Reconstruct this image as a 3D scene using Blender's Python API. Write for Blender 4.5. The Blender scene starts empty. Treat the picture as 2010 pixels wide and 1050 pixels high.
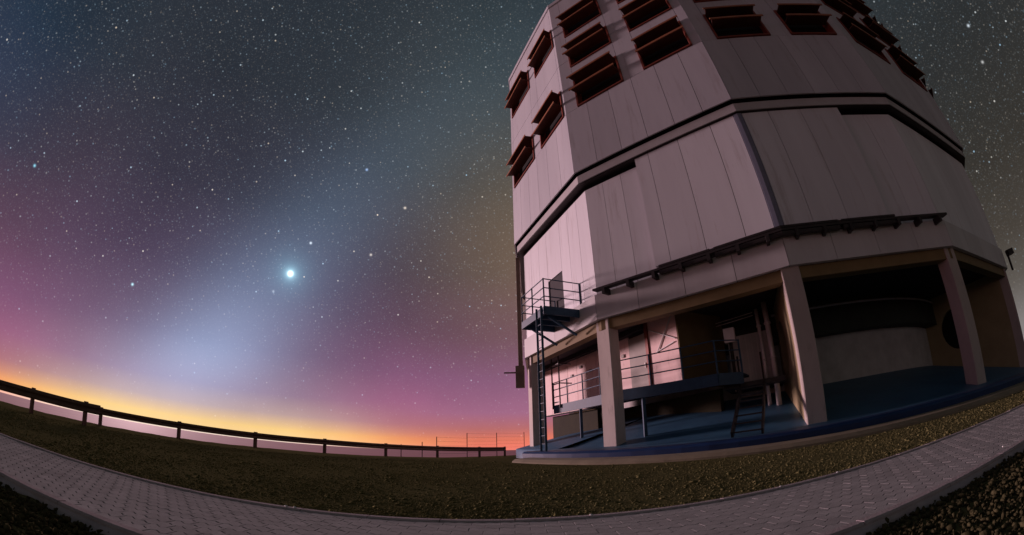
import bpy, bmesh, math, random
import numpy as np
from mathutils import Matrix, Vector
random.seed(4); rng = np.random.default_rng(4)
R_ = math.radians
sc = bpy.context.scene
col = sc.collection

# ------------------------------------------------------------------ camera (full-frame fisheye, low tripod)
H = 0.6293
F, CX, CY, PITCH, ROLL, K3 = 799.75, 1002.54, 622.40, 0.3125, 0.02082, -0.01109
cd = bpy.data.cameras.new('camera'); cam = bpy.data.objects.new('camera', cd); col.objects.link(cam); sc.camera = cam
cd.type = 'PANO'; cd.panorama_type = 'FISHEYE_LENS_POLYNOMIAL'
cd.sensor_fit = 'HORIZONTAL'; cd.sensor_width = 36; cd.sensor_height = 36*1050/2010
cd.fisheye_fov = R_(220)
q_ = 2010/36/F
cd.fisheye_polynomial_k0 = 0; cd.fisheye_polynomial_k1 = -q_; cd.fisheye_polynomial_k2 = 0
cd.fisheye_polynomial_k3 = -K3*q_**3; cd.fisheye_polynomial_k4 = 0
cd.shift_x = (1005-CX)/2010; cd.shift_y = (CY-525)/1050
cd.clip_start = 0.01; cd.clip_end = 100000
cam.matrix_world = Matrix.Translation((0, 0, H)) @ Matrix.Rotation(math.pi/2+PITCH, 4, 'X') @ Matrix.Rotation(-ROLL, 4, 'Z')

# ------------------------------------------------------------------ sun (last twilight, low on the left) and exposure
SUN_AZ, SUN_EL = R_(-52), R_(6.0)
sd = bpy.data.lights.new('sun', 'SUN'); sun = bpy.data.objects.new('sun', sd); col.objects.link(sun)
sd.energy = 3.5; sd.angle = R_(7.0); sd.color = (1.0, 0.66, 0.71)
sv = Vector((math.sin(SUN_AZ)*math.cos(SUN_EL), math.cos(SUN_AZ)*math.cos(SUN_EL), math.sin(SUN_EL)))
sun.rotation_euler = sv.to_track_quat('Z', 'Y').to_euler()
sun.location = (-40, 25, 20)
vs = sc.view_settings
vs.view_transform = 'Standard'; vs.look = 'None'; vs.exposure = 0; vs.gamma = 1; vs.use_curve_mapping = False
sc.render.engine = 'CYCLES'
sc.cycles.use_denoising = True
sc.cycles.max_bounces = 6

# ------------------------------------------------------------------ sky: night with twilight band, zodiacal light, planet and stars
def azel(az, el):
    az, el = R_(az), R_(el)
    return Vector((math.sin(az)*math.cos(el), math.cos(az)*math.cos(el), math.sin(el)))
world = bpy.data.worlds.new('World'); sc.world = world; world.use_nodes = True
WT = world.node_tree; WT.nodes.clear(); WL = WT.links
class G:
    """tiny expression helper for shader node trees"""
    def __init__(s, nt): s.nt = nt
    def put(s, sock, v):
        if hasattr(v, 'node'): s.nt.links.new(v, sock)
        else: sock.default_value = v
    def m(s, op, *a, clamp=False):
        n = s.nt.nodes.new('ShaderNodeMath'); n.operation = op; n.use_clamp = clamp
        for i, v in enumerate(a): s.put(n.inputs[i], v)
        return n.outputs[0]
    def dot(s, a, b):
        n = s.nt.nodes.new('ShaderNodeVectorMath'); n.operation = 'DOT_PRODUCT'; s.put(n.inputs[0], a); s.put(n.inputs[1], b); return n.outputs['Value']
    def vm(s, op, a, b):
        n = s.nt.nodes.new('ShaderNodeVectorMath'); n.operation = op; s.put(n.inputs[0], a); s.put(n.inputs[1], b); return n.outputs['Vector']
    def scale(s, a, k):
        n = s.nt.nodes.new('ShaderNodeVectorMath'); n.operation = 'SCALE'; s.put(n.inputs[0], a); s.put(n.inputs['Scale'], k); return n.outputs['Vector']
    def ramp(s, fac, stops):
        n = s.nt.nodes.new('ShaderNodeValToRGB'); cr = n.color_ramp; cr.interpolation = 'B_SPLINE' if False else 'EASE'
        cr.interpolation = 'LINEAR'
        while len(cr.elements) < len(stops): cr.elements.new(0.5)
        for e, (p, c_) in zip(cr.elements, stops): e.position = p; e.color = (*c_, 1)
        s.put(n.inputs[0], fac); return n.outputs[0]
    def mix(s, f, a, b):
        n = s.nt.nodes.new('ShaderNodeMix'); n.data_type = 'RGBA'; s.put(n.inputs[0], f); s.put(n.inputs[6], a); s.put(n.inputs[7], b); return n.outputs[2]
    def sep(s, v):
        n = s.nt.nodes.new('ShaderNodeSeparateXYZ'); s.put(n.inputs[0], v); return n.outputs
    def noise(s, v, sc_, det=3, rough=0.55):
        n = s.nt.nodes.new('ShaderNodeTexNoise'); s.put(n.inputs['Vector'], v); n.inputs['Scale'].default_value = sc_
        n.inputs['Detail'].default_value = det; n.inputs['Roughness'].default_value = rough; return n.outputs
    def voro(s, v, sc_):
        n = s.nt.nodes.new('ShaderNodeTexVoronoi'); s.put(n.inputs['Vector'], v); n.inputs['Scale'].default_value = sc_; return n.outputs
g = G(WT)
tc = WT.nodes.new('ShaderNodeTexCoord'); D = tc.outputs['Generated']
dx, dy, dz = g.sep(D)
el = g.m('MULTIPLY', g.m('ARCSINE', dz), 180/math.pi)
elp = g.m('MAXIMUM', g.m('ADD', el, 1.0), 0.0)
ef = g.m('SQRT', g.m('DIVIDE', elp, 91.0))                       # ramp coordinate, fine near the horizon
def E_(e): return math.sqrt((e+1)/91)
hyp = g.m('MAXIMUM', g.m('SQRT', g.m('ADD', g.m('MULTIPLY', dx, dx), g.m('MULTIPLY', dy, dy))), 1e-4)
ga = R_(-44)
ca = g.m('DIVIDE', g.m('ADD', g.m('MULTIPLY', dx, math.sin(ga)), g.m('MULTIPLY', dy, math.cos(ga))), hyp)
dl = g.m('MULTIPLY', g.m('ARCCOSINE', g.m('MINIMUM', g.m('MAXIMUM', ca, -1.0), 1.0)), 180/math.pi)   # degrees of azimuth from the glow
zen = (0.021, 0.031, 0.039)
rA = g.ramp(ef, [(E_(-1), (1.0, .80, .74)), (E_(-.5), (1.0, .76, .60)), (E_(.1), (1.0, .67, .29)), (E_(.9), (.96, .63, .24)), (E_(1.7), (.76, .50, .28)),
                 (E_(2.9), (.50, .34, .32)), (E_(5.5), (.30, .19, .27)), (E_(11), (.165, .10, .17)), (E_(20), (.078, .052, .095)), (E_(30), (.040, .036, .058)), (E_(45), (.024, .029, .040)), (1, zen)])
rB = g.ramp(ef, [(E_(-1), (1.0, .55, .48)), (E_(-.5), (1.0, .50, .36)), (E_(.1), (1.0, .42, .15)), (E_(.8), (.90, .36, .14)), (E_(1.6), (.64, .26, .19)),
                 (E_(2.8), (.44, .17, .21)), (E_(6), (.33, .112, .21)), (E_(10), (.20, .080, .160)), (E_(17), (.105, .056, .100)), (E_(25), (.062, .042, .066)), (E_(38), (.028, .032, .044)), (1, zen)])
rC = g.ramp(ef, [(E_(-1), (.90, .24, .20)), (E_(-.3), (.88, .20, .14)), (E_(.8), (.74, .185, .12)), (E_(2.2), (.48, .15, .15)), (E_(4.5), (.35, .135, .235)),
                 (E_(9), (.24, .10, .195)), (E_(15), (.135, .065, .105)), (E_(24), (.044, .038, .055)), (E_(36), (.020, .028, .041)), (E_(52), (.020, .029, .039)), (1, zen)])
rD = g.ramp(ef, [(E_(-1), (.38, .35, .365)), (E_(4), (.22, .20, .195)), (E_(9), (.105, .092, .080)), (E_(14), (.062, .052, .043)), (E_(22), (.038, .034, .029)), (E_(34), (.027, .029, .030)), (E_(55), zen), (1, zen)])  # unseen horizon brightened as added fill for the shaded facets
def sstep(v, a, b):
    n = WT.nodes.new('ShaderNodeMapRange'); n.interpolation_type = 'SMOOTHSTEP'; g.put(n.inputs[0], v); n.inputs[1].default_value = a; n.inputs[2].default_value = b; return n.outputs[0]
sky = g.mix(sstep(dl, 10, 32), rA, rB)
sky = g.mix(sstep(dl, 20, 42), sky, rC)
sky = g.mix(sstep(dl, 50, 105), sky, rD)
# faint physical sky far below its daylight strength
nis = WT.nodes.new('ShaderNodeTexSky'); nis.sky_type = 'NISHITA'; nis.sun_disc = False; nis.sun_elevation = R_(-5); nis.sun_rotation = SUN_AZ
sky = g.vm('ADD', sky, g.scale(nis.outputs[0], 0.02))
# brownish green air glow to the right of the cone
bd = g.m('MULTIPLY', g.m('ARCCOSINE', g.m('MINIMUM', g.dot(D, tuple(azel(4, 27))), 1.0)), 180/math.pi)
sky = g.vm('ADD', sky, g.scale((.105, .056, .014), g.m('EXPONENT', g.m('MULTIPLY', g.m('POWER', g.m('DIVIDE', bd, 14.0), 2.0), -1.0))))
bd2 = g.m('MULTIPLY', g.m('ARCCOSINE', g.m('MINIMUM', g.dot(D, tuple(azel(2, 42))), 1.0)), 180/math.pi)
sky = g.vm('ADD', sky, g.scale((.022, .026, .022), g.m('EXPONENT', g.m('MULTIPLY', g.m('POWER', g.m('DIVIDE', bd2, 20.0), 2.0), -1.0))))
bd3 = g.m('MULTIPLY', g.m('ARCCOSINE', g.m('MINIMUM', g.dot(D, tuple(azel(-88, 29))), 1.0)), 180/math.pi)
sky = g.vm('ADD', sky, g.scale((.000, .010, .030), g.m('EXPONENT', g.m('MULTIPLY', g.m('POWER', g.m('DIVIDE', bd3, 11.0), 2.0), -1.0))))
# large soft mottling of the air glow
nz = g.noise(D, 3.2, 4, .6)[0]
sky = g.scale(sky, g.m('ADD', 0.80, g.m('MULTIPLY', nz, 0.40)))
# zodiacal light: a tilted cone through the planet
va, vb = azel(-47.6, 1.7), azel(-26.5, 34)
zn = va.cross(vb).normalized()
perp = g.m('MULTIPLY', g.m('ARCSINE', g.dot(D, tuple(zn))), 180/math.pi)
sig = g.m('ADD', 6.9, g.m('MULTIPLY', el, -0.02))
gz = g.m('EXPONENT', g.m('MULTIPLY', g.m('POWER', g.m('DIVIDE', g.m('ABSOLUTE', perp), sig), 2.0), -0.6))
front = sstep(g.dot(D, tuple(azel(-40, 15))), 0.2, 0.6)
az_ = g.m('MULTIPLY', g.m('EXPONENT', g.m('DIVIDE', g.m('MAXIMUM', el, 0.0), -14.0)), 0.80)
zod = g.scale((.37, .66, 1.0), g.m('MULTIPLY', g.m('MULTIPLY', gz, az_), g.m('MULTIPLY', front, sstep(el, -1.0, 11.0))))
sky = g.vm('ADD', sky, zod)
# the planet and its halo
def spot(d, core, rad, color, amp):
    an = g.m('MULTIPLY', g.m('ARCCOSINE', g.m('MINIMUM', g.dot(D, tuple(d)), 1.0)), 180/math.pi)
    return g.scale(color, g.m('MULTIPLY', g.m('EXPONENT', g.m('MULTIPLY', g.m('POWER', g.m('DIVIDE', an, rad), 2.0), -1.0)), amp))
vd = azel(-33.28, 21.63)
for rad, c_, a_ in ((0.27, (.85, 1, 1), 4.0), (0.62, (.55, .9, 1), 0.55), (1.2, (.35, .75, .9), 0.26), (2.8, (.10, .28, .36), 0.30)):
    sky = g.vm('ADD', sky, spot(vd, None, rad, c_, a_))
for (a_, e_, i_, c_) in ((-31.1, 26.14, 1.0, (.8, .9, 1)), (-24.5, 37.21, .8, (.4, .6, 1)), (-55.35, 15.47, 1.1, (.5, .9, 1)), (-17.11, 32.69, .8, (1, .85, .7)), (-21.6, 25.76, .7, (1, .9, .8)),
                         (-74.4, 23.38, .9, (.3, .8, 1)), (-35.3, 18.9, .35, (.8, .9, 1)), (83.4, 33.9, .8, (.8, .9, 1)), (81.5, 30.2, .5, (1, 1, 1))):
    sky = g.vm('ADD', sky, spot(azel(a_, e_), None, 0.15, c_, i_))
# stars: four densities of points, brightness by cell
for scl, rad, amp, pw in ((300, .46, .042, 1.2), (170, .33, .13, 2.5), (105, .225, .30, 2.6), (52, .125, .80, 3.2), (24, .056, 1.0, 2.0)):
    vo = g.voro(g.vm('ADD', D, (scl*.013, .37, scl*.007)), scl)
    dist, vc = vo['Distance'], vo['Color']
    sx, sy, sz = g.sep(vc)
    fall = g.m('SUBTRACT', 1.0, g.m('POWER', g.m('DIVIDE', dist, rad), 2.0), clamp=True)
    inten = g.m('MULTIPLY', g.m('MULTIPLY', fall, g.m('POWER', sx, pw)), amp)
    ext = sstep(el, -1.0, 22.0)
    tint = g.mix(sy, (.45, .75, 1.0, 1), (1.0, .82, .62, 1))
    sky = g.vm('ADD', sky, g.scale(tint, g.m('MULTIPLY', inten, g.m('ADD', 0.25, g.m('MULTIPLY', ext, 0.75)))))
bg = WT.nodes.new('ShaderNodeBackground'); wo = WT.nodes.new('ShaderNodeOutputWorld')
WL.new(sky, bg.inputs[0]); bg.inputs[1].default_value = 1.0; WL.new(bg.outputs[0], wo.inputs[0])
world.cycles.sampling_method = 'MANUAL'; world.cycles.sample_map_resolution = 1024

# ------------------------------------------------------------------ materials
def mat(name, c1, c2=None, rough=0.7, metal=0.0, scale=2.0, bump=0.0, bscale=30.0, stretch=None, spec=0.3, detail=5, c3=None, isl=.06):
    m = bpy.data.materials.new(name); m.use_nodes = True; nt = m.node_tree; b = nt.nodes['Principled BSDF']; k = G(nt)
    t = nt.nodes.new('ShaderNodeTexCoord'); v = t.outputs['Object']
    geo = nt.nodes.new('ShaderNodeNewGeometry'); v = geo.outputs['Position']
    if stretch: v = k.vm('MULTIPLY', v, stretch)
    n1 = k.noise(v, scale, detail, .62)[0]
    n1 = k.m('ADD', k.m('MULTIPLY', k.m('SUBTRACT', n1, .5), 2.2), .5, clamp=True)
    c = k.mix(n1, (*c1, 1), (*(c2 or tuple(x*.75 for x in c1)), 1))
    oi = nt.nodes.new('ShaderNodeObjectInfo')
    c = k.scale(c, k.m('ADD', .90, k.m('ADD', k.m('MULTIPLY', oi.outputs['Random'], .13), k.m('MULTIPLY', geo.outputs['Random Per Island'], isl))))
    if c3:
        n3 = k.noise(v if stretch else geo.outputs['Position'], scale*3.1, 6, .7)[0]
        f3 = k.m('MULTIPLY', k.m('SUBTRACT', n3, .56), 6.0, clamp=True)
        c = k.mix(f3, c, (*c3, 1))
    nt.links.new(c, b.inputs['Base Color'])
    b.inputs['Roughness'].default_value = rough; b.inputs['Metallic'].default_value = metal; b.inputs['Specular IOR Level'].default_value = spec
    if bump:
        bp = nt.nodes.new('ShaderNodeBump'); bp.inputs['Strength'].default_value = bump; bp.inputs['Distance'].default_value = .02
        nt.links.new(k.noise(geo.outputs['Position'], bscale, 4, .6)[0], bp.inputs['Height']); nt.links.new(bp.outputs[0], b.inputs['Normal'])
    return m
M = {}
M['upper'] = mat('upper_cladding', (.62, .62, .66), (.52, .52, .56), .55, 0.0, .9, .04, 8, (1, 1, .12), .4, c3=(.46, .44, .46))  # kept darker than the lower cladding, imitating light that weakens upward
M['mid'] = mat('white_cladding', (.86, .86, .90), (.75, .74, .78), .55, 0.0, .9, .04, 8, (1, 1, .10), .4, c3=(.64, .61, .62))
M['skirt'] = mat('skirt_cladding', (.72, .70, .71), (.60, .57, .58), .6, 0, 1.2, .03, 8, (1, 1, .2))
M['stripe'] = mat('grey_cover_strip', (.24, .25, .33), (.19, .20, .27), .5)
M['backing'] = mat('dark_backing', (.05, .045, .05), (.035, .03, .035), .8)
M['void'] = mat('dark_interior', (.012, .011, .012), None, .9)  # near-black, stands for unlit depth in holes and behind louvres
M['ring'] = mat('ring_beam_paint', (.58, .56, .57), (.47, .45, .45), .5, 0, 1.5, .03, 10)
M['darksteel'] = mat('dark_steel', (.055, .045, .045), (.035, .03, .03), .5, .4, 4, .1, 20)
M['slatdark'] = mat('louvre_dark_face', (.13, .042, .030), (.08, .028, .022), .6)
M['lip'] = mat('louvre_edge_orange', (.42, .17, .085), (.30, .11, .06), .5)
M['duct'] = mat('brown_duct', (.27, .19, .15), (.19, .13, .10), .6)
M['slat'] = mat('louvre_brown_paint', (.30, .075, .05), (.20, .05, .035), .55, .1, 3)
M['lintel'] = mat('tan_lintel_paint', (.27, .19, .09), (.20, .14, .065), .75, 0, 1.5, .1, 20)
M['column'] = mat('column_concrete', (.62, .54, .50), (.50, .43, .40), .8, 0, 1.3, .12, 30, (1, 1, .35), c3=(.42, .36, .33))
M['fin'] = mat('tan_concrete', (.40, .33, .19), (.31, .25, .14), .85, 0, 1.1, .15, 25)
M['drum'] = mat('drum_concrete', (.66, .61, .60), (.48, .44, .43), .85, 0, 1.6, .2, 18)
M['drumdark'] = mat('dark_green_band', (.05, .055, .045), (.03, .035, .03), .7)
M['blue'] = mat('blue_floor_paint', (.060, .18, .30), (.035, .11, .21), .5, 0, .8, .08, 14, None, .35, 6, c3=(.05, .11, .17))
M['blueedge'] = mat('blue_edge_paint', (.012, .045, .15), (.007, .027, .10), .4, 0, 1.2, .06, 14, None, .4)
M['plinth'] = mat('plinth_concrete', (.33, .28, .19), (.23, .19, .13), .9, 0, 1.1, .3, 25)
M['bluesteel'] = mat('blue_steel', (.035, .085, .15), (.022, .055, .10), .6, 0, 5, .05, 30)
M['sidewall'] = mat('brown_side_wall', (.17, .12, .06), (.12, .085, .04), .85, 0, 1.2)
M['under'] = mat('ochre_wall_shade', (.04, .034, .015), (.025, .021, .01), .9, 0, 1.2)  # shade below the walkway put into the ochre wall colour
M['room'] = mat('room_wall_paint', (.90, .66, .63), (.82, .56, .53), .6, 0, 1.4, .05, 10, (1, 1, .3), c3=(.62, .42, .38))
M['greydoor'] = mat('grey_door_paint', (.40, .36, .32), (.33, .29, .26), .6, 0, 2)
M['meshdoor'] = mat('pale_corrugated_door', (.80, .71, .68), (.68, .60, .57), .5, 0, 3)
M['pipe'] = mat('pale_pipe', (.78, .71, .70), (.62, .56, .55), .35, .2, 3)
M['cable'] = mat('pale_cable', (.85, .82, .80), None, .5)
M['rail'] = mat('galvanised_rail', (.16, .10, .075), (.10, .06, .05), .55, .3, 3, .1, 25)
M['wire'] = mat('fence_wire', (.10, .07, .07), None, .6, .5)
M['paver'] = mat('paver_concrete', (.47, .455, .445), (.365, .355, .345), .9, 0, 6, .2, 90, None, 0, 6, c3=(.32, .31, .30), isl=.22)
M['joint'] = mat('joint_sand', (.36, .345, .335), (.28, .27, .26), .95, 0, 20, spec=0)
M['kerb'] = mat('kerb_concrete', (.52, .46, .46), (.38, .33, .33), .9, 0, 5, .3, 60, spec=0)
M['stone'] = mat('gravel_stone', (.155, .145, .062), (.10, .093, .040), .95, 0, 9, .3, 60, None, 0, 6, c3=(.22, .20, .10), isl=.4)
M['rock'] = mat('dark_rubble', (.085, .076, .038), (.04, .038, .02), .95, 0, 12, .4, 50, None, 0, 6, c3=(.12, .105, .06), isl=.4)
M['white'] = mat('white_quartz', (.85, .87, .85), None, .25, 0, 5, 0, 30, None, .6)
def ground_mat():
    m = bpy.data.materials.new('gravel_ground'); m.use_nodes = True; nt = m.node_tree; b = nt.nodes['Principled BSDF']; k = G(nt)
    p = nt.nodes.new('ShaderNodeNewGeometry').outputs['Position']
    n1 = k.noise(p, .5, 5, .6)[0]; n2 = k.noise(p, 14, 6, .75)[0]
    vo = k.voro(p, 24)
    c = k.mix(n1, (.150, .138, .058, 1), (.105, .098, .042, 1))
    c = k.mix(k.m('MULTIPLY', k.m('SUBTRACT', n2, .35), 2.2, clamp=True), k.scale(c, .65), k.scale(c, 1.25))
    c = k.mix(k.m('MULTIPLY', k.sep(vo['Color'])[0], .35), c, (.20, .18, .09, 1))
    nt.links.new(c, b.inputs['Base Color']); b.inputs['Roughness'].default_value = .95; b.inputs['Specular IOR Level'].default_value = 0
    bp = nt.nodes.new('ShaderNodeBump'); bp.inputs['Strength'].default_value = .22; bp.inputs['Distance'].default_value = .05
    nt.links.new(k.m('ADD', n2, k.m('MULTIPLY', vo['Distance'], -.6)), bp.inputs['Height']); nt.links.new(bp.outputs[0], b.inputs['Normal'])
    return m
M['ground'] = ground_mat()
def cloud_mat():
    m = bpy.data.materials.new('cloud_deck'); m.use_nodes = True; nt = m.node_tree; b = nt.nodes['Principled BSDF']; k = G(nt)
    p = nt.nodes.new('ShaderNodeNewGeometry').outputs['Position']
    c = k.mix(k.noise(p, .0006, 5, .6)[0], (.70, .25, .29, 1), (.48, .19, .24, 1))  # twilight pink put into the colour of the white clouds
    nt.links.new(c, b.inputs['Base Color']); b.inputs['Roughness'].default_value = .9; b.inputs['Specular IOR Level'].default_value = .4; b.inputs['Specular Tint'].default_value = (1, .42, .48, 1)  # pink glow put into the reflection tint as well
    return m
M['cloud'] = cloud_mat()

# ------------------------------------------------------------------ object helpers
def obj(name, verts, faces, m, parent=None, smooth=False):
    me = bpy.data.meshes.new(name); me.from_pydata([tuple(map(float, v)) for v in verts], [], faces); me.update()
    me.materials.append(M[m])
    if smooth: me.polygons.foreach_set('use_smooth', [True]*len(me.polygons))
    o = bpy.data.objects.new(name, me); col.objects.link(o)
    if parent is not None: o.parent = parent
    return o
def fixn(o):
    bm = bmesh.new(); bm.from_mesh(o.data); bmesh.ops.recalc_face_normals(bm, faces=bm.faces); bm.to_mesh(o.data); bm.free(); return o
def tag(o, label, cat, group=None):
    o['label'] = label; o['category'] = cat
    if group: o['group'] = group
    return o
def thing(name, label, cat, loc=(0, 0, 0), group=None):
    o = bpy.data.objects.new(name, None); col.objects.link(o); o.empty_display_size = .3
    return tag(o, label, cat, group)
class MB:
    """collects solids for one mesh"""
    def __init__(s): s.v = []; s.f = []
    def add(s, v, f):
        b = len(s.v); s.v += [tuple(map(float, p)) for p in v]; s.f += [tuple(i+b for i in q) for q in f]; return s
    def hexa(s, p):   # 8 points: bottom 4 ring, top 4 ring
        return s.add(p, [(3, 2, 1, 0), (4, 5, 6, 7), (0, 1, 5, 4), (1, 2, 6, 5), (2, 3, 7, 6), (3, 0, 4, 7)])
    def prism(s, poly, z0, z1):
        n = len(poly); z0 = z0 if hasattr(z0, '__len__') else [z0]*n; z1 = z1 if hasattr(z1, '__len__') else [z1]*n
        v = [(p[0], p[1], z) for p, z in zip(poly, z0)]+[(p[0], p[1], z) for p, z in zip(poly, z1)]
        return s.add(v, [tuple(range(n-1, -1, -1)), tuple(range(n, 2*n))]+[(i, (i+1) % n, n+(i+1) % n, n+i) for i in range(n)])
    def bar(s, a, b, w, h=None, n=4):
        a, b = Vector(a), Vector(b); d = (b-a).normalized(); u = d.cross(Vector((0, 0, 1)))
        if u.length < 1e-3: u = Vector((1, 0, 0))
        u.normalize(); t = u.cross(d).normalized(); h = h or w
        ring = [(math.cos(2*math.pi*(i+.5)/n)*(1.41421 if n == 4 else 1), math.sin(2*math.pi*(i+.5)/n)*(1.41421 if n == 4 else 1)) for i in range(n)]
        v = [tuple(p+u*(x*w/2)+t*(y*h/2)) for p in (a, b) for x, y in ring]
        return s.add(v, [tuple(range(n-1, -1, -1)), tuple(range(n, 2*n))]+[(i, (i+1) % n, n+(i+1) % n, n+i) for i in range(n)])
    def revolve(s, prof, cx, cy, a0, a1, n, close=False):
        full = abs(a1-a0) > 359.9; m = len(prof); cnt = n if full else n+1; b = len(s.v)
        for i in range(cnt):
            a = R_(a0+(a1-a0)*i/n)
            for r, z in prof: s.v.append((cx+r*math.cos(a), cy+r*math.sin(a), z))
        for i in range(n):
            i2 = (i+1) % cnt
            for j in range(m if close else m-1):
                j2 = (j+1) % m
                s.f.append((b+i*m+j, b+i2*m+j, b+i2*m+j2, b+i*m+j2))
        if close and not full:
            s.f.append(tuple(b+j for j in range(m))); s.f.append(tuple(b+n*m+j for j in range(m-1, -1, -1)))
        return s
    def build(s, name, m, parent=None, smooth=False): return fixn(obj(name, s.v, s.f, m, parent, smooth))

# ------------------------------------------------------------------ plan of the telescope building (14 sided)
C = np.array([17.141, 23.461])
ANG = [189.38, 213.347, 238.232, 262.341, 291.317, 317.124, 342.93, 368.736, 394.542, 420.349, 446.155, 471.961, 497.768, 523.574]
NF = 14
RW = 16.675
ZF, ZRING, ZTOP = 5.08, 11.16, 26.0
def Vx(k, r):
    a = R_(ANG[k % NF]); return C+r*np.array([math.cos(a), math.sin(a)])
def half(k):
    d = (ANG[(k+1) % NF]-ANG[k % NF]) % 360; return R_(d/2)
def plane_pt(k, t, o):                              # t along facet k, o metres outward of its face
    def vert(j):
        dpl, dmi = half(j), half(j-1)
        return Vx(j, RW+o/math.cos((dpl+dmi)/2))
    A, B = vert(k), vert(k+1); return A+(B-A)*t
def fr(k):
    A, B = Vx(k, RW), Vx(k+1, RW); L = np.linalg.norm(B-A); e = (B-A)/L; n = np.array([e[1], -e[0]])
    if n@(C-A) > 0: n = -n
    return A, e, n, L
def fs(k, s, off, z=None):                          # s metres along facet k, off metres INTO the building
    A, e, n, L = fr(k); p = A+e*s-n*off
    return (p[0], p[1]) if z is None else (p[0], p[1], z)
def slab(mb, k, t0, t1, z0, z1, o0, o1):
    a, b, c, d = plane_pt(k, t0, o0), plane_pt(k, t1, o0), plane_pt(k, t1, o1), plane_pt(k, t0, o1)
    return mb.hexa([(*a, z0), (*b, z0), (*c, z0), (*d, z0), (*a, z1), (*b, z1), (*c, z1), (*d, z1)])
def FL(r):                                          # height of the sloping blue floor at radius r
    return .36+(18.1-r)*.045/1.7*1 if r > 16.4 else .405+(16.4-r)*.272
VIS = (0, 1, 2, 3, 4)

# ------------------------------------------------------------------ ground
def path_far(x): return 3.4-(.018 if x < .7 else .008)*(x-.7)**2 if abs(x-.7) < 14 else 3.4-(.018 if x < .7 else .008)*196
PW = 1.75
A0 = R_(-49); RD = 19.55
def rho(x, y): return x*math.sin(A0)+y*math.cos(A0)-RD
def gz(x, y):
    z = -.03
    z += -.17*min(max((y-18)/9, 0), 1) if x < 14 else 0
    if y < path_far(x)-PW-.02: z = -.05
    if y < path_far(x) and y > path_far(x)-PW: z = -.09
    r = rho(x, y)
    if r > 1.6: z -= (r-1.6)*.62
    r2 = math.hypot(x-10, y-15)-90
    if r2 > 0: z -= r2*.6
    return max(z, -420)
def lin(a, b, n): return list(np.linspace(a, b, n, endpoint=False))
xs = lin(-900, -120, 14)+lin(-120, -40, 16)+lin(-40, -12, 28)+lin(-12, 14, 104)+lin(14, 40, 26)+lin(40, 140, 16)+lin(140, 901, 14)+[901]
ys = lin(-900, -60, 12)+lin(-60, -6, 12)+lin(-6, 0, 8)+lin(0, 4.4, 44)+lin(4.4, 34, 90)+lin(34, 80, 20)+lin(80, 901, 20)+[901]
gv = [(x, y, gz(x, y)+.004*math.sin(x*1.7+y*.6)*math.sin(y*1.3-x*.4)) for y in ys for x in xs]
nx = len(xs)
gf = [(j*nx+i, j*nx+i+1, (j+1)*nx+i+1, (j+1)*nx+i) for j in range(len(ys)-1) for i in range(nx-1)]
ground = obj('ground', gv, gf, 'ground', None, True); ground['kind'] = 'structure'
# cloud deck far below the summit, reaching the horizon
n = 96
cv = [(0, 0, -350)]+[(r*math.cos(2*math.pi*i/n), r*math.sin(2*math.pi*i/n), -350) for r in (800, 4000, 26000) for i in range(n)]
cf = [(0, 1+i, 1+(i+1) % n) for i in range(n)]+[(1+q*n+i, 1+(q+1)*n+i, 1+(q+1)*n+(i+1) % n, 1+q*n+(i+1) % n) for q in (0, 1) for i in range(n)]
cl = obj('cloud_sea', cv, cf, 'cloud'); cl['kind'] = 'structure'

# ------------------------------------------------------------------ telescope building
bld = thing('telescope_building', 'large many-sided telescope building with pale panel walls, louvres and open colonnaded base', 'observatory')
MB().revolve([(19.3, -.5), (19.22, .02), (19.1, .10), (18.5, .135), (17.0, .135), (17.0, -.5)], *C, 206.5, 420, 90, True).build('plinth', 'plinth', bld)
MB().revolve([(18.46, .10), (18.48, .27), (18.40, .34), (18.25, .36), (18.05, .362), (16.6, .362), (16.6, .10)], *C, 204.5, 420, 90, True).build('floor_edge', 'blueedge', bld)
MB().revolve([(18.06, .366), (16.4, .408), (11.0, .405+5.4*.272)], *C, 204.6, 420, 90).build('floor', 'blue', bld, True)
MB().revolve([(11.2, 1.5), (11.2, 3.72), (11.2, 3.9)], *C, 0, 360, 72).build('inner_wall', 'drum', bld, True)
MB().revolve([(17.0, -.5), (17.0, .36), (16.9, .40), (11.0, .405+5.4*.272)], *C, 60, 204.6, 60).build('floor', 'blue', bld, True)
MB().revolve([(11.15, 3.74), (11.9, 3.74), (11.9, 5.09), (11.15, 5.09)], *C, 0, 360, 72, True).build('inner_band', 'drumdark', bld)  # dark ring around the top of the inner wall
MB().revolve([(11.98, 4.78), (12.03, 4.83), (11.98, 4.88), (11.93, 4.83)], *C, 236, 300, 30, True).build('conduit', 'pipe', bld)
# soffit
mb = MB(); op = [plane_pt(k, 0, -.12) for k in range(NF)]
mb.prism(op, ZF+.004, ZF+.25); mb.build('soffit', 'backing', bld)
for k in range(NF):
    mb = MB(); slab(mb, k, 0, 1, 4.70, ZF+.002, -.62, -.2); mb.build('lintel', 'lintel', bld)
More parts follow.
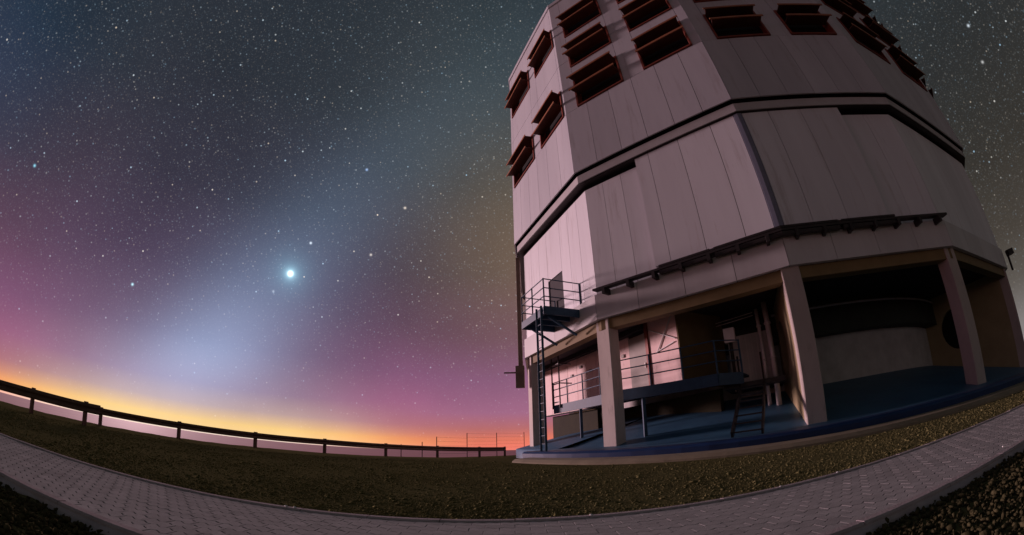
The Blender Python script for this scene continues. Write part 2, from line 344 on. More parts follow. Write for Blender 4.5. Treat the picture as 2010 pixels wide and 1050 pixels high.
# columns and radial walls
def radial_frame(k):
    a = R_(ANG[k]); e = np.array([math.cos(a), math.sin(a)]); t = np.array([-e[1], e[0]]); return e, t
def column(k, w, d, r0):
    e, t = radial_frame(k); P = [C+e*r+t*s for r, s in ((r0-d, -w/2), (r0, -w/2), (r0, w/2), (r0-d, w/2))]
    mb = MB(); zz = [FL(r0-d)-.05, FL(r0)-.05, FL(r0)-.05, FL(r0-d)-.05]
    c = .025
    P = [C+e*r+t*s for r, s in ((r0-d, -w/2), (r0-c, -w/2), (r0, -w/2+c), (r0, w/2-c), (r0-c, w/2), (r0-d, w/2))]
    mb.prism(P, [FL(r0-d)-.05]+[FL(r0)-.05]*4+[FL(r0-d)-.05], ZF+.003); mb.build('column', 'column', bld)
for k in range(NF):
    if (k % 2 == 0 and k not in (0,)) or k == 5: continue
    if k == 0: column(k, .9, .7, 16.45)
    elif k == 1: column(k, .66, .50, 16.43)
    else: column(k, .62, .55, 16.45)
def fin(k):
    e, t = radial_frame(k); hc = (13.05, 3.25); hr = .98; w = .6
    out = [(11.1, FL(11.1)-.05), (16.48, FL(16.4)-.05), (16.48, ZF+.003), (11.1, ZF+.003)]
    angs = sorted([math.atan2(z-hc[1], r-hc[0]) for r, z in out]+[2*math.pi*i/40-math.pi for i in range(40)])
    def hit(a):
        dxy = (math.cos(a), math.sin(a)); best = 99
        for i in range(4):
            p, q = out[i], out[(i+1) % 4]; ex, ez = q[0]-p[0], q[1]-p[1]; den = dxy[0]*ez-dxy[1]*ex
            if abs(den) < 1e-9: continue
            tt = ((p[0]-hc[0])*ez-(p[1]-hc[1])*ex)/den; u = ((p[0]-hc[0])*dxy[1]-(p[1]-hc[1])*dxy[0])/den
            if tt > 0 and -1e-6 <= u <= 1+1e-6: best = min(best, tt)
        return hc[0]+dxy[0]*best, hc[1]+dxy[1]*best
    v = []; m = len(angs)
    for s in (-w/2, w/2):
        for a in angs:
            r, z = hit(a); p = C+e*r+t*s; v.append((p[0], p[1], z))
        for a in angs:
            r, z = hc[0]+hr*math.cos(a), hc[1]+hr*1.05*math.sin(a); p = C+e*r+t*s; v.append((p[0], p[1], z))
    f = []
    for i in range(m):
        j = (i+1) % m
        f += [(i, j, m+j, m+i), (2*m+i, 3*m+i, 3*m+j, 2*m+j), (i, 2*m+i, 2*m+j, j), (m+i, m+j, 3*m+j, 3*m+i)]
    mb = MB(); mb.add(v, f); rwl = mb.build('radial_wall', 'fin', bld)
    P = [(*(C+e*(hc[0]+hr*1.02*math.cos(2*math.pi*i/32))+t*0.0), hc[1]+hr*1.07*math.sin(2*math.pi*i/32)) for i in range(32)]
    mb = MB(); mb.add([(p[0]-t[0]*.02, p[1]-t[1]*.02, p[2]) for p in P]+[(p[0]+t[0]*.02, p[1]+t[1]*.02, p[2]) for p in P], [tuple(range(32)), tuple(range(63, 31, -1))]+[(i, (i+1) % 32, 32+(i+1) % 32, 32+i) for i in range(32)]); mb.build('hole_shade_disc', 'void', rwl)  # dark disc added across the hole to stand for its shade
    c = .02
    P = [C+e*r+t*s for r, s in ((16.0, -w/2-.004), (16.5-c, -w/2-.004), (16.5, -w/2+c), (16.5, w/2-c), (16.5-c, w/2+.004), (16.0, w/2+.004))]
    mb = MB(); mb.prism(P, FL(16.4)-.04, ZF+.002); mb.build('column', 'column', bld)
for k in (2, 4, 6, 8, 10, 12): fin(k)
e, t = radial_frame(5); P = [C+e*r+t*q for r, q in ((11.1, -.3), (16.48, -.3), (16.48, .3), (11.1, .3))]
mb = MB(); mb.prism(P, .3, ZF+.003); mb.build('radial_wall', 'fin', bld)  # solid wall added behind the holed one to keep its hole dark

# lower walls: skirt, mid-height cladding, proud sliding panels
GAP = .0014
for k in range(NF):
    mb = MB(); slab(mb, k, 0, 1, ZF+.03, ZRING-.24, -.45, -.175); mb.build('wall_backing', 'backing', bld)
    ts = [0, .25, .5, .75, 1] if k in VIS else [0, 1]
    for a, b in zip(ts[:-1], ts[1:]):
        mb = MB(); slab(mb, k, a+GAP, b-GAP, ZF, 6.06, -.17, 0); mb.build('skirt_panel', 'skirt', bld)
    if k == 1: ts = [0, .125, .25, .375]
    elif k == 2: ts = [.62, .8, 1]
    elif k == 0: ts = [0, .14, .28, .413, .622, .74, .87, 1]
    elif k in VIS: ts = [0, .17, .34, .5, .67, .83, 1]
    else: ts = [0, 1]
    for a, b in zip(ts[:-1], ts[1:]):
        z0 = 6.05
        if k == 0 and abs(a-.413) < 1e-6: z0 = 8.22
        mb = MB(); slab(mb, k, a+GAP, b-GAP, z0, ZRING-.24, -.17, -.12); mb.build('wall_panel', 'mid', bld)
for k, ts in ((1, (.375, .46, .645, .84, .977)), (2, (.026, .178, .372, .62))):
    for a, b in zip(ts[:-1], ts[1:]):
        mb = MB(); slab(mb, k, a+GAP, b-GAP, 6.34, ZRING-.05, -.04, .12); mb.build('sliding_panel', 'mid', bld)
    mb = MB(); slab(mb, k, ts[0], ts[-1], 6.36, ZRING-.07, -.115, .06); mb.build('sliding_frame', 'backing', bld)
# grey cover strip on the corner
a, b, c_, d = plane_pt(1, .979, .08), plane_pt(1, 1, .08), plane_pt(1, 1, .15), plane_pt(1, .979, .15)
b2, c2 = plane_pt(2, .024, .08), plane_pt(2, .024, .15)
mb = MB(); mb.prism([a, b, b2, c2, c_, d], 6.34, ZRING-.05); mb.build('corner_strip', 'stripe', bld)
# door on the balcony facet
mb = MB(); slab(mb, 0, .417, .618, 6.08, 8.2, -.30, -.26); door = mb.build('door', 'greydoor', bld); door['label'] = 'grey door opening onto the balcony'
mb = MB(); slab(mb, 0, .44, .452, 6.9, 7.15, -.258, -.20); mb.build('handle', 'darksteel', door)
# track under the sliding panels with brackets and rollers
for k, (t0, t1) in ((1, (.02, 1)), (2, (0, 1.0))):
    mb = MB(); slab(mb, k, t0, t1, 6.12, 6.20, .03, .28); tr = mb.build('track', 'darksteel', bld)
    nb = 7
    for i in range(nb):
        t = t0+(t1-t0)*(i+.5)/nb
        mb = MB(); slab(mb, k, t-.008, t+.008, 5.88, 6.10, .0, .34); mb.build('bracket', 'darksteel', tr)
for k, t0, t1 in ((1, .40, .66), (1, .68, 1), (2, 0, .30), (2, .32, .64)):
    mb = MB(); slab(mb, k, t0, t1, 5.98, 6.09, .10, .28); slab(mb, k, t0, t1, 6.225, 6.30, .14, .26); mb.build('roller_carriage', 'darksteel', bld)
# ring beam
for k in range(NF):
    mb = MB(); slab(mb, k, 0, 1, ZRING, ZRING+.38, -.5, .24); mb.build('ring_beam', 'ring', bld)
    mb = MB(); slab(mb, k, 0, 1, ZRING-.03, ZRING-.004, -.45, .20); mb.build('ring_soffit', 'darksteel', bld)
    mb = MB(); slab(mb, k, 0, 1, ZRING+.38, ZTOP-.2, -.9, .12); up = mb.build('upper_backing', 'void', bld)
# upper rotating walls with louvre windows
ROWS = ((15.40, 17.35), (18.55, 20.2), (21.5, 23.5))
UO = .40
def upper_panels(k):
    cols_ = ((.10, .455), (.60, .94)) if k != 0 else ((.05, .47), (.60, .97))
    rows = ROWS if k != 0 else (ROWS[0], ROWS[2])
    zb = ZRING+.50
    ts = [i/6 for i in range(7)]
    for a, b in zip(ts[:-1], ts[1:]):
        mb = MB(); slab(mb, k, a+GAP, b-GAP, zb, 15.36, UO-.06, UO); mb.build('upper_panel', 'upper', bld)
    # vertical strips beside and between the windows, split at the horizontal joint
    strips = [0, cols_[0][0], cols_[0][1], cols_[1][0], cols_[1][1], 1]
    for i in (0, 2, 4):
        for z0, z1 in ((15.372, 19.29), (19.312, ZTOP)):
            mb = MB(); slab(mb, k, strips[i]+GAP*(i > 0), strips[i+1]-GAP*(i < 4), z0, z1, UO-.06, UO); mb.build('upper_panel', 'upper', bld)
    for c0, c1 in cols_:
        zz = 15.372
        for z0, z1 in rows:
            if z0-zz > .1:
                cuts = [zz]+([19.29, 19.312] if zz < 19.3 < z0 else [])+[z0-.01]
                for q in range(0, len(cuts), 2):
                    mb = MB(); slab(mb, k, c0+GAP, c1-GAP, cuts[q], cuts[q+1], UO-.06, UO); mb.build('upper_panel', 'upper', bld)
            zz = z1+.01
        cuts = [zz]+([19.29, 19.312] if zz < 19.3 else [])+[ZTOP]
        for q in range(0, len(cuts), 2):
            mb = MB(); slab(mb, k, c0+GAP, c1-GAP, cuts[q], cuts[q+1], UO-.06, UO); mb.build('upper_panel', 'upper', bld)
        for z0, z1 in rows:
            mb = MB(); w = .012
            slab(mb, k, c0, c0+w, z0, z1, UO-.35, UO+.06); slab(mb, k, c1-w, c1, z0, z1, UO-.35, UO+.06)
            slab(mb, k, c0+w, c1-w, z0, z0+.07, UO-.35, UO+.07); slab(mb, k, c0+w, c1-w, z1-.07, z1, UO-.35, UO+.06)
            lw = mb.build('louvre_window', 'slat', bld)
            for zc in (z1-.10, (z0+z1)/2-.02):
                # open flap: pivots at its middle, outer edge swung out and slightly up
                dep, tilt = .50+random.uniform(-.03, .03), R_(-6+random.uniform(-7, 7))
                o0, o1 = UO-.12, UO+dep*math.cos(tilt); za, zb_ = zc, zc+dep*math.sin(tilt)
                A, B, Cc, Dd = (plane_pt(k, c0+w+.004, o0), plane_pt(k, c1-w-.004, o0), plane_pt(k, c1-w-.004, o1), plane_pt(k, c0+w+.004, o1))
                mb = MB(); th = .05
                mb.hexa([(*A, za-th), (*B, za-th), (*Cc, zb_-th), (*Dd, zb_-th), (*A, za), (*B, za), (*Cc, zb_), (*Dd, zb_)])
                nfl = len(mb.f)
                l0, l1 = plane_pt(k, c0+w-.006, o1), plane_pt(k, c1-w+.006, o1)
                m0, m1 = plane_pt(k, c1-w+.006, o1+.04), plane_pt(k, c0+w-.006, o1+.04)
                mb.hexa([(*l0, zb_-.09), (*l1, zb_-.09), (*m0, zb_-.09), (*m1, zb_-.09), (*l0, zb_+.02), (*l1, zb_+.02), (*m0, zb_+.02), (*m1, zb_+.02)])
                so = mb.build('slat', 'slatdark', lw); so.data.materials.append(M['lip'])
                for pi, pg in enumerate(so.data.polygons): pg.material_index = 1 if pi >= nfl else 0
for k in range(NF):
    if k in VIS: upper_panels(k)
    else:
        mb = MB(); slab(mb, k, 0, 1, ZRING+.52, ZTOP, UO-.06, UO); mb.build('upper_panel', 'upper', bld)
mb = MB(); pr = [plane_pt(k, 0, UO+.08) for k in range(NF)]; mb.prism(pr, ZTOP+.003, ZTOP+.35); mb.build('roof', 'upper', bld)
# brown duct running up the far corner, with a rod below
A, e, nn, L = fr(13)
pc = Vx(0, RW)
mb = MB(); P = [pc+np.array(q) for q in ((-.34, .35), (-.12, .28), (-.08, .7), (-.34, .75))]
mb.prism(P, 4.6, ZRING-.15); mb.build('corner_duct', 'duct', bld)
mb = MB(); P = [pc+np.array(q) for q in ((-.50, .1), (-.06, .05), (-.02, .34), (-.5, .34))]
mb.prism(P, 3.55, 4.7); mb.bar((pc[0]-1.1, pc[1]+.2, 4.35), (pc[0]-.4, pc[1]+.2, 4.35), .07); mb.build('corner_bracket', 'duct', bld)
# small lamp on the far right corner
pq = Vx(4, RW+.25); mb = MB(); mb.bar((*pq, 4.9), (*pq, 5.9), .10); mb.bar((pq[0], pq[1], 5.75), (pq[0]+.35, pq[1]-.2, 5.8), .28); mb.build('corner_lamp', 'darksteel', bld)

# ------------------------------------------------------------------ room behind the walkway (pink-lit wall)
OFFR = 2.3
room = bld
sp = [-2.6, -1.6, -.6, .35, 1.3, 2.2, 3.1, 4.0, 4.9, 5.75]
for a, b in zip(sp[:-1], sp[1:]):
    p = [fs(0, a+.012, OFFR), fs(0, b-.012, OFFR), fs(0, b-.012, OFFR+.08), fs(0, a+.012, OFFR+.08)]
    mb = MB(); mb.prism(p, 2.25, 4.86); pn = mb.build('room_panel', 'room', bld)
    if a > 0:
        zz = random.uniform(3.9, 4.3)
        p = [fs(0, (a+b)/2-.09, OFFR-.06), fs(0, (a+b)/2+.09, OFFR-.06), fs(0, (a+b)/2+.09, OFFR-.002), fs(0, (a+b)/2-.09, OFFR-.002)]
        mb = MB(); mb.prism(p, zz, zz+.14); mb.build('wall_box', 'greydoor', pn)
def wallp(name, m, s0, s1, z0, z1, o0, o1, parent=bld):
    mb = MB(); mb.prism([fs(0, s0, o0), fs(0, s1, o0), fs(0, s1, o1), fs(0, s0, o1)], z0, z1); return mb.build(name, m, parent)
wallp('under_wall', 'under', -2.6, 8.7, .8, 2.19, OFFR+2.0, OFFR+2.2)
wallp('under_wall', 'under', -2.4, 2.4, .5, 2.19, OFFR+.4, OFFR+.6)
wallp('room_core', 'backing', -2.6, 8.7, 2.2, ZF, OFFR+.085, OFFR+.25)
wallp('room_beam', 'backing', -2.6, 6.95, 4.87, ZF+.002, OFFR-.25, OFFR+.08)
gd = wallp('grey_door', 'greydoor', 5.78, 6.95, 2.45, 4.75, OFFR-.03, OFFR+.06)
wallp('handle', 'cable', 6.78, 6.83, 3.35, 3.55, OFFR-.09, OFFR-.032, gd)
wallp('room_post', 'slat', 6.97, 7.13, 2.2, ZF, OFFR-.12, OFFR+.08)
xp = wallp('braced_panel', 'room', 7.15, 8.75, 2.2, ZF, OFFR-.06, OFFR+.08); xp['label'] = 'pale panel with crossed bracing rods'
for (s0, z0, s1, z1) in ((7.25, 4.75, 8.68, 4.05), (8.6, 4.98, 7.6, 3.75), (7.55, 3.8, 8.6, 3.95)):
    mb = MB(); mb.bar(fs(0, s0, OFFR-.085, z0), fs(0, s1, OFFR-.10, z1), .05, n=6); mb.build('bracing_rod', 'cable', xp)
A, e, nn, L = fr(0)
q0 = np.array(fs(0, 8.76, OFFR-.06)); q1 = q0-nn*2.6
mb = MB(); mb.prism([q0, q1, q1+e*.06, q0+e*.06], 2.25, ZF); mb.build('side_wall', 'sidewall', bld)
# recess with corrugated door, landing, pipes
def polar(r, a): return C+r*np.array([math.cos(R_(a)), math.sin(R_(a))])
da, db = polar(12.2, 226.6), polar(12.2, 234.9); dd = db-da; Ld = np.linalg.norm(dd); dd /= Ld; dn = np.array([dd[1], -dd[0]])
if dn@(C-da) > 0: dn = -dn
mb = MB(); mb.prism([da, db, db-dn*.12, da-dn*.12], 2.2, 4.25); cdoor = mb.build('corrugated_door', 'meshdoor', bld)
nr = 15
for i in range(nr):
    p0 = da+dd*Ld*(i+.25)/nr; p1 = da+dd*Ld*(i+.75)/nr
    mb = MB(); mb.prism([p0, p0+dn*.05, p1+dn*.05, p1], 2.24, 4.2); mb.build('corrugation', 'meshdoor', cdoor)
mb = MB(); mb.prism([polar(12.0, 226), polar(14.4, 227.2), polar(14.4, 236.0), polar(12.0, 236.0)], 1.98, 2.14); mb.build('landing', 'darksteel', bld)
for r, a, w, z1 in ((13.2, 233.3, .15, 4.9), (13.4, 234.8, .21, 5.05)):
    p = polar(r, a); mb = MB(); mb.bar((*p, 1.1), (*p, z1), w, n=12); mb.bar((*p, 2.9), (*p, 2.96), w*1.35, n=12); mb.bar((*p, 4.2), (*p, 4.26), w*1.35, n=12); mb.build('riser_pipe', 'pipe', bld, True)
p = polar(13.6, 227.6); mb = MB(); mb.prism([p, p+dd*.42, p+dd*.42+dn*.3, p+dn*.3], 3.72, 4.25); jb = mb.build('junction_box', 'pipe', bld)
mb = MB(); mb.bar((*(p+dd*.2+dn*.1), 1.9), (*(p+dd*.2+dn*.1), 3.72), .1); mb.build('box_post', 'darksteel', jb)
for dz_ in (0, .12):
    mb = MB(); a_, b_ = polar(13.0, 225.0), polar(13.0, 232.6); mb.bar((*a_, 4.62+dz_), (*b_, 4.74+dz_), .035, n=6); mb.build('tube_lamp', 'pipe', bld)

# ------------------------------------------------------------------ walkway behind the columns
walk = thing('walkway', 'raised blue steel walkway with railings running behind the corner column', 'walkway')
ZW = 2.47
def mit(off):
    A0_, e0, n0, L0 = fr(0); A1_, e1, n1, L1 = fr(1)
    # intersection of the two offset lines
    p, q = A0_-n0*off, A1_-n1*off
    tt = ((q-p)[0]*e1[1]-(q-p)[1]*e1[0])/(e0[0]*e1[1]-e0[1]*e1[0]); return p+e0*tt
outer = [np.array(fs(0, 1.15, 1.0)), mit(1.0), np.array(fs(1, 4.0, 1.0)), np.array(fs(1, 4.7, 1.75))]
inner = [np.array(fs(1, 4.7, 2.9)), np.array(fs(1, 2.2, 3.0)), mit(2.35), np.array(fs(0, 1.15, 2.29))]
mb = MB(); mb.prism(outer+inner, ZW-.08, ZW); mb.build('deck', 'bluesteel', walk)
mb = MB()
for a, b in zip(outer[:-1], outer[1:]): mb.bar((*a, ZW-.19), (*b, ZW-.19), .07, .40)
mb.build('edge_beam', 'bluesteel', walk)
for a, b in zip(outer[:-1], outer[1:]):
    Ls = np.linalg.norm(b-a)
    for z in (1.13, .78, .42):
        mb = MB(); mb.bar((*a, ZW+z), (*b, ZW+z), .045, n=8); mb.build('handrail', 'bluesteel', walk)
    npst = max(1, int(round(Ls/1.25)))
    for i in range(npst+1):
        p = a+(b-a)*i/npst
        if i == 0 and a is not outer[0]: continue
        mb = MB(); mb.bar((*p, ZW), (*p, ZW+1.15), .05); mb.build('post', 'bluesteel', walk)
for p, r in ((fs(1, 1.08, 1.08), None), (fs(0, 3.55, 1.08), None)):
    mb = MB(); zb = .5+.2; rr = np.linalg.norm(np.array(p)-C); mb.bar((*p, FL(rr)-.02), (*p, ZW-.1), .12); mb.build('support', 'bluesteel', walk)
# caged frame at the end of the walkway
mb = MB()
for s in (1.2, 1.95):
    mb.bar(fs(0, s, .92, 2.3), fs(0, s, .92, 4.95), .06)
for z in (2.6, 3.5, 4.45): mb.bar(fs(0, 1.2, .92, z), fs(0, 1.95, .92, z), .05)
for z in (3.5, 4.45): mb.bar(fs(0, 1.95, .92, z), fs(0, 1.95, 1.6, z), .05)
mb.build('end_gate', 'darksteel', walk)

# ------------------------------------------------------------------ balcony on legs with ladder
bal = thing('balcony', 'blue steel balcony with railing high on a pale wall, reached by a ladder', 'balcony')
ZB = 5.88
S0, S1, O1 = 3.45, 5.68, -1.55
crn = [fs(0, S0, .1), fs(0, S0, O1), fs(0, S1, O1), fs(0, S1, .1)]
mb = MB(); mb.prism(crn, ZB-.06, ZB); mb.build('deck', 'bluesteel', bal)
for a, b in zip(crn[:-1], crn[1:]):
    mb = MB(); mb.bar((*a, ZB-.19), (*b, ZB-.19), .08, .30); mb.build('edge_beam', 'bluesteel', bal)
    a_, b_ = np.array(a), np.array(b); Ls = np.linalg.norm(b_-a_)
    for z in (1.14, .76, .40):
        mb = MB(); mb.bar((*a, ZB+z), (*b, ZB+z), .045, n=8); mb.build('handrail', 'bluesteel', bal)
    npst = 2 if Ls > 2 else 1
    for i in range(npst+1):
        if i == 0 and a is not crn[0]: continue
        p = a_+(b_-a_)*i/npst; mb = MB(); mb.bar((*p, ZB-.05), (*p, ZB+1.16), .055); mb.build('post', 'bluesteel', bal)
for s in (4.2, 4.95):
    mb = MB(); mb.bar(fs(0, s, -.05, ZB-.2), fs(0, s, O1, ZB-.2), .09, .2); mb.build('joist', 'bluesteel', bal)
for s in (S0+.25, S1-.25):
    mb = MB(); mb.bar(fs(0, s, -.03, ZB-1.0), fs(0, s, O1+.25, ZB-.33), .08); mb.build('brace', 'bluesteel', bal)
lad = thing('ladder', 'tall narrow blue steel ladder standing on the ground under the balcony', 'ladder')
LO, LS0, LS1 = -1.72, 5.30, 5.72
for s in (LS0, LS1):
    mb = MB(); mb.bar(fs(0, s, LO, -.06), fs(0, s, LO, ZB-.05), .085, .085); mb.build('stile', 'bluesteel', lad)
for i in range(19):
    mb = MB(); z = .32+i*.3; mb.bar(fs(0, LS0, LO, z), fs(0, LS1, LO, z), .035, n=6); mb.build('rung', 'bluesteel', lad)
mb = MB(); mb.prism([fs(0, LS0-.5, LO-.45), fs(0, LS1+.5, LO-.45), fs(0, LS1+.5, LO+.35), fs(0, LS0-.5, LO+.35)], -.1, .0); mb.build('footing', 'plinth', lad)

# ------------------------------------------------------------------ short steel stair on the blue floor
st = thing('stair', 'short dark steel stair climbing the blue floor to the corrugated door', 'stair')
sa = 231.3; er = np.array([math.cos(R_(sa)), math.sin(R_(sa))]); et = np.array([-er[1], er[0]])
for s in (-.42, .42):
    mb = MB(); a = C+er*17.7+et*s; b = C+er*14.4+et*s
    mb.bar((*a, .42), (*b, 2.02), .06, .22); mb.build('stringer', 'darksteel', st)
    mb = MB(); mb.bar((*(C+er*14.5+et*s), 2.0), (*(C+er*14.5+et*s), 3.05), .05); mb.build('post', 'darksteel', st)
for i in range(7):
    r = 17.55-i*.47; z = .52+i*.23
    P = [C+er*(r-.14)+et*-.4, C+er*(r+.14)+et*-.4, C+er*(r+.14)+et*.4, C+er*(r-.14)+et*.4]
    mb = MB(); mb.prism(P, z-.04, z); mb.build('tread', 'darksteel', st)

# ------------------------------------------------------------------ guard rail along the edge of the summit
rl = thing('guard_rail', 'long dark steel crash barrier on posts along the edge of the gravel', 'guard rail')
us, un = np.array([math.cos(A0), -math.sin(A0)]), np.array([math.sin(A0), math.cos(A0)])   # along, outward
us = np.array([math.cos(-A0), math.sin(-A0)])
def railpt(az, D_=RD):
    a = R_(az); d = D_/math.cos(a-A0); return np.array([d*math.sin(a), d*math.cos(a)])
def beam(name, pts, th):
    prof = [(0, th/2), (.05, th*.36), (.05, th*.18), (0, 0), (.05, -th*.18), (.05, -th*.36), (0, -th/2), (-.012, -th/2), (.036, -th*.36), (.036, -th*.18), (-.014, 0), (.036, th*.18), (.036, th*.36), (-.012, th/2)]
    v, f = [], []; m = len(prof)
    for (p, z) in pts:
        for o, zz in prof: q = p-un*(o+.06); v.append((q[0], q[1], z+zz))
    for i in range(len(pts)-1):
        for j in range(m): f.append((i*m+j, i*m+(j+1) % m, (i+1)*m+(j+1) % m, (i+1)*m+j))
    f += [tuple(range(m)), tuple((len(pts)-1)*m+j for j in range(m-1, -1, -1))]
    return fixn(obj(name, v, f, 'rail', rl))
right = [(-58.2, .02), (-56.5, .02), (-45.9, .02), (-35.5, .0), (-26, -.01), (-17.6, -.07), (-10.5, -.13), (-4.7, -.18), (-1.2, -.20)]
th = .275
beam('beam', [(railpt(a), zg+.665-th/2) for a, zg in right], th)
for a, zg in right[1:]:
    p = railpt(a); mb = MB(); mb.bar((*p, gz(*p)-.3), (*p, zg+.70), .15, .11); mb.build('post', 'rail', rl)
left = [(-84, .02), (-76, .01), (-65.7, .0), (-58.6, -.035), (-56.6, -.035)]
beam('beam', [(railpt(a, RD-3.2), zg+.785-.165) for a, zg in left], .33)
for a, zg in left[:-1]:
    p = railpt(a, RD-3.1); mb = MB(); mb.bar((*p, gz(*p)-.3), (*p, zg+.825), .15, .12); mb.build('post', 'rail', rl)
# wire fence beyond the rail end
fc = thing('wire_fence', 'thin wire fence with slim posts beyond the end of the crash barrier', 'fence')
fpts = []
for a, hgt in ((-15.5, .75), (-12.6, .95), (-10.6, 1.32), (-6.4, 1.65), (-2.3, 1.72), (1.5, 1.80)):
    p = railpt(a, RD+1.0); z0 = gz(*p); fpts.append((p, z0, hgt)); mb = MB(); mb.bar((*p, z0-.2), (*p, z0+hgt), .055, n=6); mb.build('post', 'wire', fc)
for (p, z, hh), (p2, z2, h2) in zip(fpts[2:-1], fpts[3:]):
    for q in range(6):
        hq = min(hh, h2)-.03-q*.26
        mb = MB(); mb.bar((*p, z+hq), (*p2, z2+hq), .009, n=3); mb.build('wire', 'wire', fc)

# ------------------------------------------------------------------ paved path
pth_x = list(np.linspace(-12, 13, 60))
pv = [(x, path_far(x), -.0075) for x in pth_x]+[(x, path_far(x)-PW, -.0075) for x in pth_x]
npx = len(pth_x)
path = obj('path', pv, [(i, i+npx, i+1+npx, i+1) for i in range(npx-1)], 'joint'); path['kind'] = 'structure'
fixn(path)
PL, PWD, AM = .222, .1115, .016
us_ = [0, .125, .375, .625, .875, 1]; wv = [0, AM, -AM, AM, -AM, 0]
lo = [((u-.5)*PL, w-PWD/2) for u, w in zip(us_, wv)]; hi = [((u-.5)*PL, w+PWD/2) for u, w in zip(us_, wv)]
outl = lo+hi[::-1]
def shrink(pts, d):
    return [(x*(1-d/PL*2), y-math.copysign(d, y)) for x, y in pts]
b0, b1 = shrink(outl, .0016), shrink(outl, .0045)
def paver_data():
    n_ = len(outl); v = [(x, y, -.05) for x, y in b0]+[(x, y, -.0016) for x, y in b0]+[(x, y, 0) for x, y in b1]
    f = [(i, (i+1) % n_, n_+(i+1) % n_, n_+i) for i in range(n_)]+[(n_+i, n_+(i+1) % n_, 2*n_+(i+1) % n_, 2*n_+i) for i in range(n_)]
    f.append(tuple(range(2*n_, 3*n_))); return v, f
PVv, PVf = paver_data()
spots = []
nrow = 14
for rI in range(nrow):
    for cI in range(-50, 54):
        x = (cI+(.5 if rI % 2 else 0))*PL; y = path_far(x)-.11-PWD*(rI+.5)
        slope = math.atan((path_far(x+.05)-path_far(x-.05))/.1)
        az = math.degrees(math.atan2(x, y)); d2 = x*x+y*y+H*H
        size = H/d2**1.5 if abs(az) < 72 and not (abs(az) < 46 and y < 2.55-abs(x)*.25) else 0
        spots.append((size, x, y, slope))
spots.sort(reverse=True)
pm = bpy.data.meshes.new('paver'); pm.from_pydata(PVv, [], PVf); pm.materials.append(M['paver'])
for s_, x, y, sl in spots[:300]:
    o = bpy.data.objects.new('paver', pm); col.objects.link(o); o.parent = path
    o.location = (x, y, random.uniform(-.0006, .0008)); o.rotation_euler = (random.uniform(-.002, .002), random.uniform(-.002, .002), sl+random.uniform(-.008, .008))
mb = MB()
for s_, x, y, sl in spots[300:]:
    c_, s2 = math.cos(sl), math.sin(sl); zz = random.uniform(-.0006, .0008); tx, ty = random.uniform(-.002, .002), random.uniform(-.002, .002)
    mb.add([(x+c_*a-s2*b, y+s2*a+c_*b, zz+z+a*tx+b*ty) for a, b, z in PVv], PVf)
far = obj('paving', mb.v, mb.f, 'paver', path); far['kind'] = 'stuff'
x = -9.0
while x < 10.5:
    for side in (0, 1):
        ln = .5 if side == 0 else .8
        n_ = 1
    x += 20
for side, ln, w, top in ((0, .6, .085, .012), (1, .9, .085, .015)):
    x = -9.0
    while x < 10.5:
        def edge(xx, t): return path_far(xx)-t if side == 0 else path_far(xx)-PW+.085-t
        dzk = random.uniform(-.002, .002); xa, xb = x+.004, x+ln-.004
        c = .012; v = []
        ring = [(0, -.16), (0, top-c), (c, top), (w-c, top), (w, top-c), (w, -.16)]
        for xx in (xa, xb):
            for t, z in ring: v.append((xx, edge(xx, t), z+dzk))
        m = len(ring); f = [(j, j+1, m+j+1, m+j) for j in range(m-1)]+[tuple(range(m)), tuple(range(2*m-1, m-1, -1))]
        fixn(obj('kerb_stone', v, f, 'kerb', path)); x += ln
# sloping concrete haunch below the near kerb
v = []
hx = np.linspace(-9, 10.5, 90)
for x in hx:
    y0 = path_far(x)-PW; jx = .03*math.sin(x*5.1)+.02*math.sin(x*11.3)
    v += [(x, y0, -.01), (x, y0-.03-jx*.5, -.03), (x, y0-.07-jx, -.08)]
f = [(i*3+j, i*3+j+1, i*3+j+4, i*3+j+3) for i in range(len(hx)-1) for j in (0, 1)]
fixn(obj('haunch', v, f, 'kerb', path))

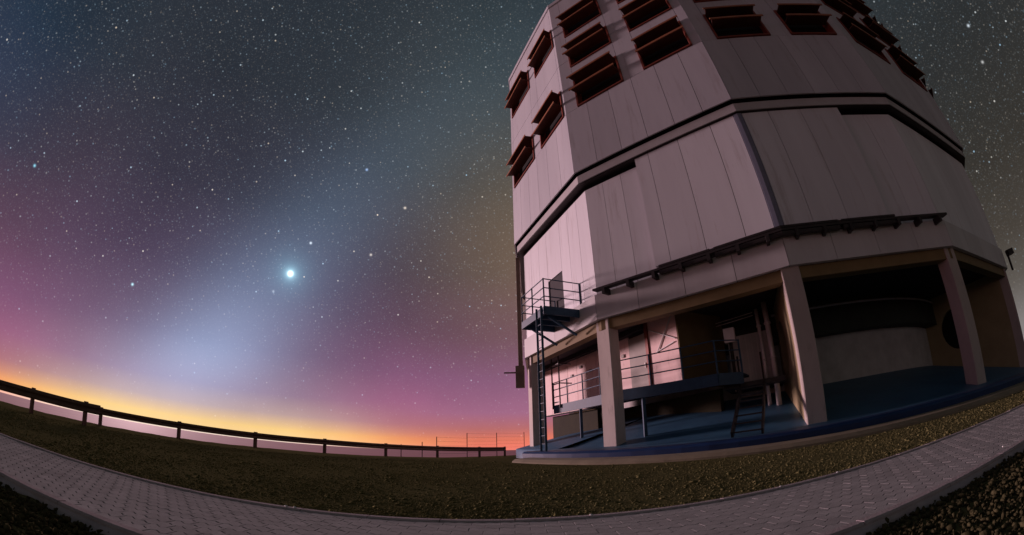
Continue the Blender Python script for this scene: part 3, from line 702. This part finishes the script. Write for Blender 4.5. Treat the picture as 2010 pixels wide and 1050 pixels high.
# ------------------------------------------------------------------ loose stones
ico = bmesh.new(); bmesh.ops.create_icosphere(ico, subdivisions=1, radius=1)
IV = np.array([v.co[:] for v in ico.verts]); IF = np.array([[v.index for v in f.verts] for f in ico.faces]); ico.free()
OV = np.array([(1, 0, 0), (-1, 0, 0), (0, 1, 0), (0, -1, 0), (0, 0, 1), (0, 0, -1)], float)
OF = np.array([(0, 2, 4), (2, 1, 4), (1, 3, 4), (3, 0, 4), (2, 0, 5), (1, 2, 5), (3, 1, 5), (0, 3, 5)])
def scatter(name, pts, sizes, m, base=(IV, IF), flat=.6):
    V0, F0 = base; n_ = len(pts); k = len(V0)
    ax = sizes[:, None, None]*(1+.35*rng.standard_normal((n_, 1, 3)).clip(-1.5, 1.5))*np.array([1, .8, flat])
    v = V0[None]*ax*(1+.22*rng.standard_normal((n_, k, 1)).clip(-1.5, 1.5))
    th_ = rng.uniform(0, 6.283, n_); c_, s_ = np.cos(th_)[:, None], np.sin(th_)[:, None]
    w = np.stack([v[..., 0]*c_-v[..., 1]*s_, v[..., 0]*s_+v[..., 1]*c_, v[..., 2]], -1)+pts[:, None, :]
    f = (F0[None]+(np.arange(n_)*k)[:, None, None]).reshape(-1, 3)
    me = bpy.data.meshes.new(name); me.vertices.add(n_*k); me.vertices.foreach_set('co', w.reshape(-1))
    nf = len(f); me.loops.add(nf*3); me.loops.foreach_set('vertex_index', f.reshape(-1)); me.polygons.add(nf)
    me.polygons.foreach_set('loop_start', np.arange(nf)*3); me.update(calc_edges=True); me.materials.append(M[m])
    o = bpy.data.objects.new(name, me); col.objects.link(o); o['kind'] = 'stuff'; return o
# field between path and rail
P, Sz = [], []
while len(P) < 90000:
    d = 3.0+14*rng.random()**1.8; a = R_(rng.uniform(-76, 76)); x, y = d*math.sin(a), d*math.cos(a)
    if y < path_far(x)+.02 or rho(x, y) > .8: continue
    if math.hypot(x-C[0], y-C[1]) < 19.35: continue
    s = min(.0045+.006*rng.random()**2+.018*rng.random()**30, .03)*(1+.06*d); P.append((x, y, gz(x, y)+s*.25)); Sz.append(s)
tag(scatter('gravel', np.array(P), np.array(Sz), 'stone', (OV, OF), .6), 'loose brown gravel covering the ground between path and barrier', 'gravel')
P, Sz = [], []
while len(P) < 30000:
    x, y = rng.uniform(-6, 7), rng.uniform(.1, 2.2)
    if y > path_far(x)-PW+.0-.06*rng.random()**2 or abs(x) < .6: continue
    s = .006+.013*rng.random()**2+.012*rng.random()**10; P.append((x, y, -.05+s*rng.uniform(.1, .9))); Sz.append(s)
tag(scatter('rubble', np.array(P), np.array(Sz), 'rock', (IV, IF), .75), 'dark rough rubble beside the near kerb of the path', 'rubble')
# a few pale pebbles that catch the light on the path edges
for i, (x, t) in enumerate(((-1.95, .05), (-1.86, .06), (.62, .05), (2.45, .05), (3.9, 1.60), (3.2, .05))):
    y = path_far(x)-t; s = .012; vv = IV*np.array([s*1.7, s, s*.6])*(1+.15*rng.standard_normal((len(IV), 1)))
    o = obj('pebble', vv+np.array([x, y, .018]), [tuple(map(int, q)) for q in IF], 'white', None, True)
    tag(o, 'small pale pebble lying on the edge of the paved path', 'pebble', 'pale pebbles on the path edge')
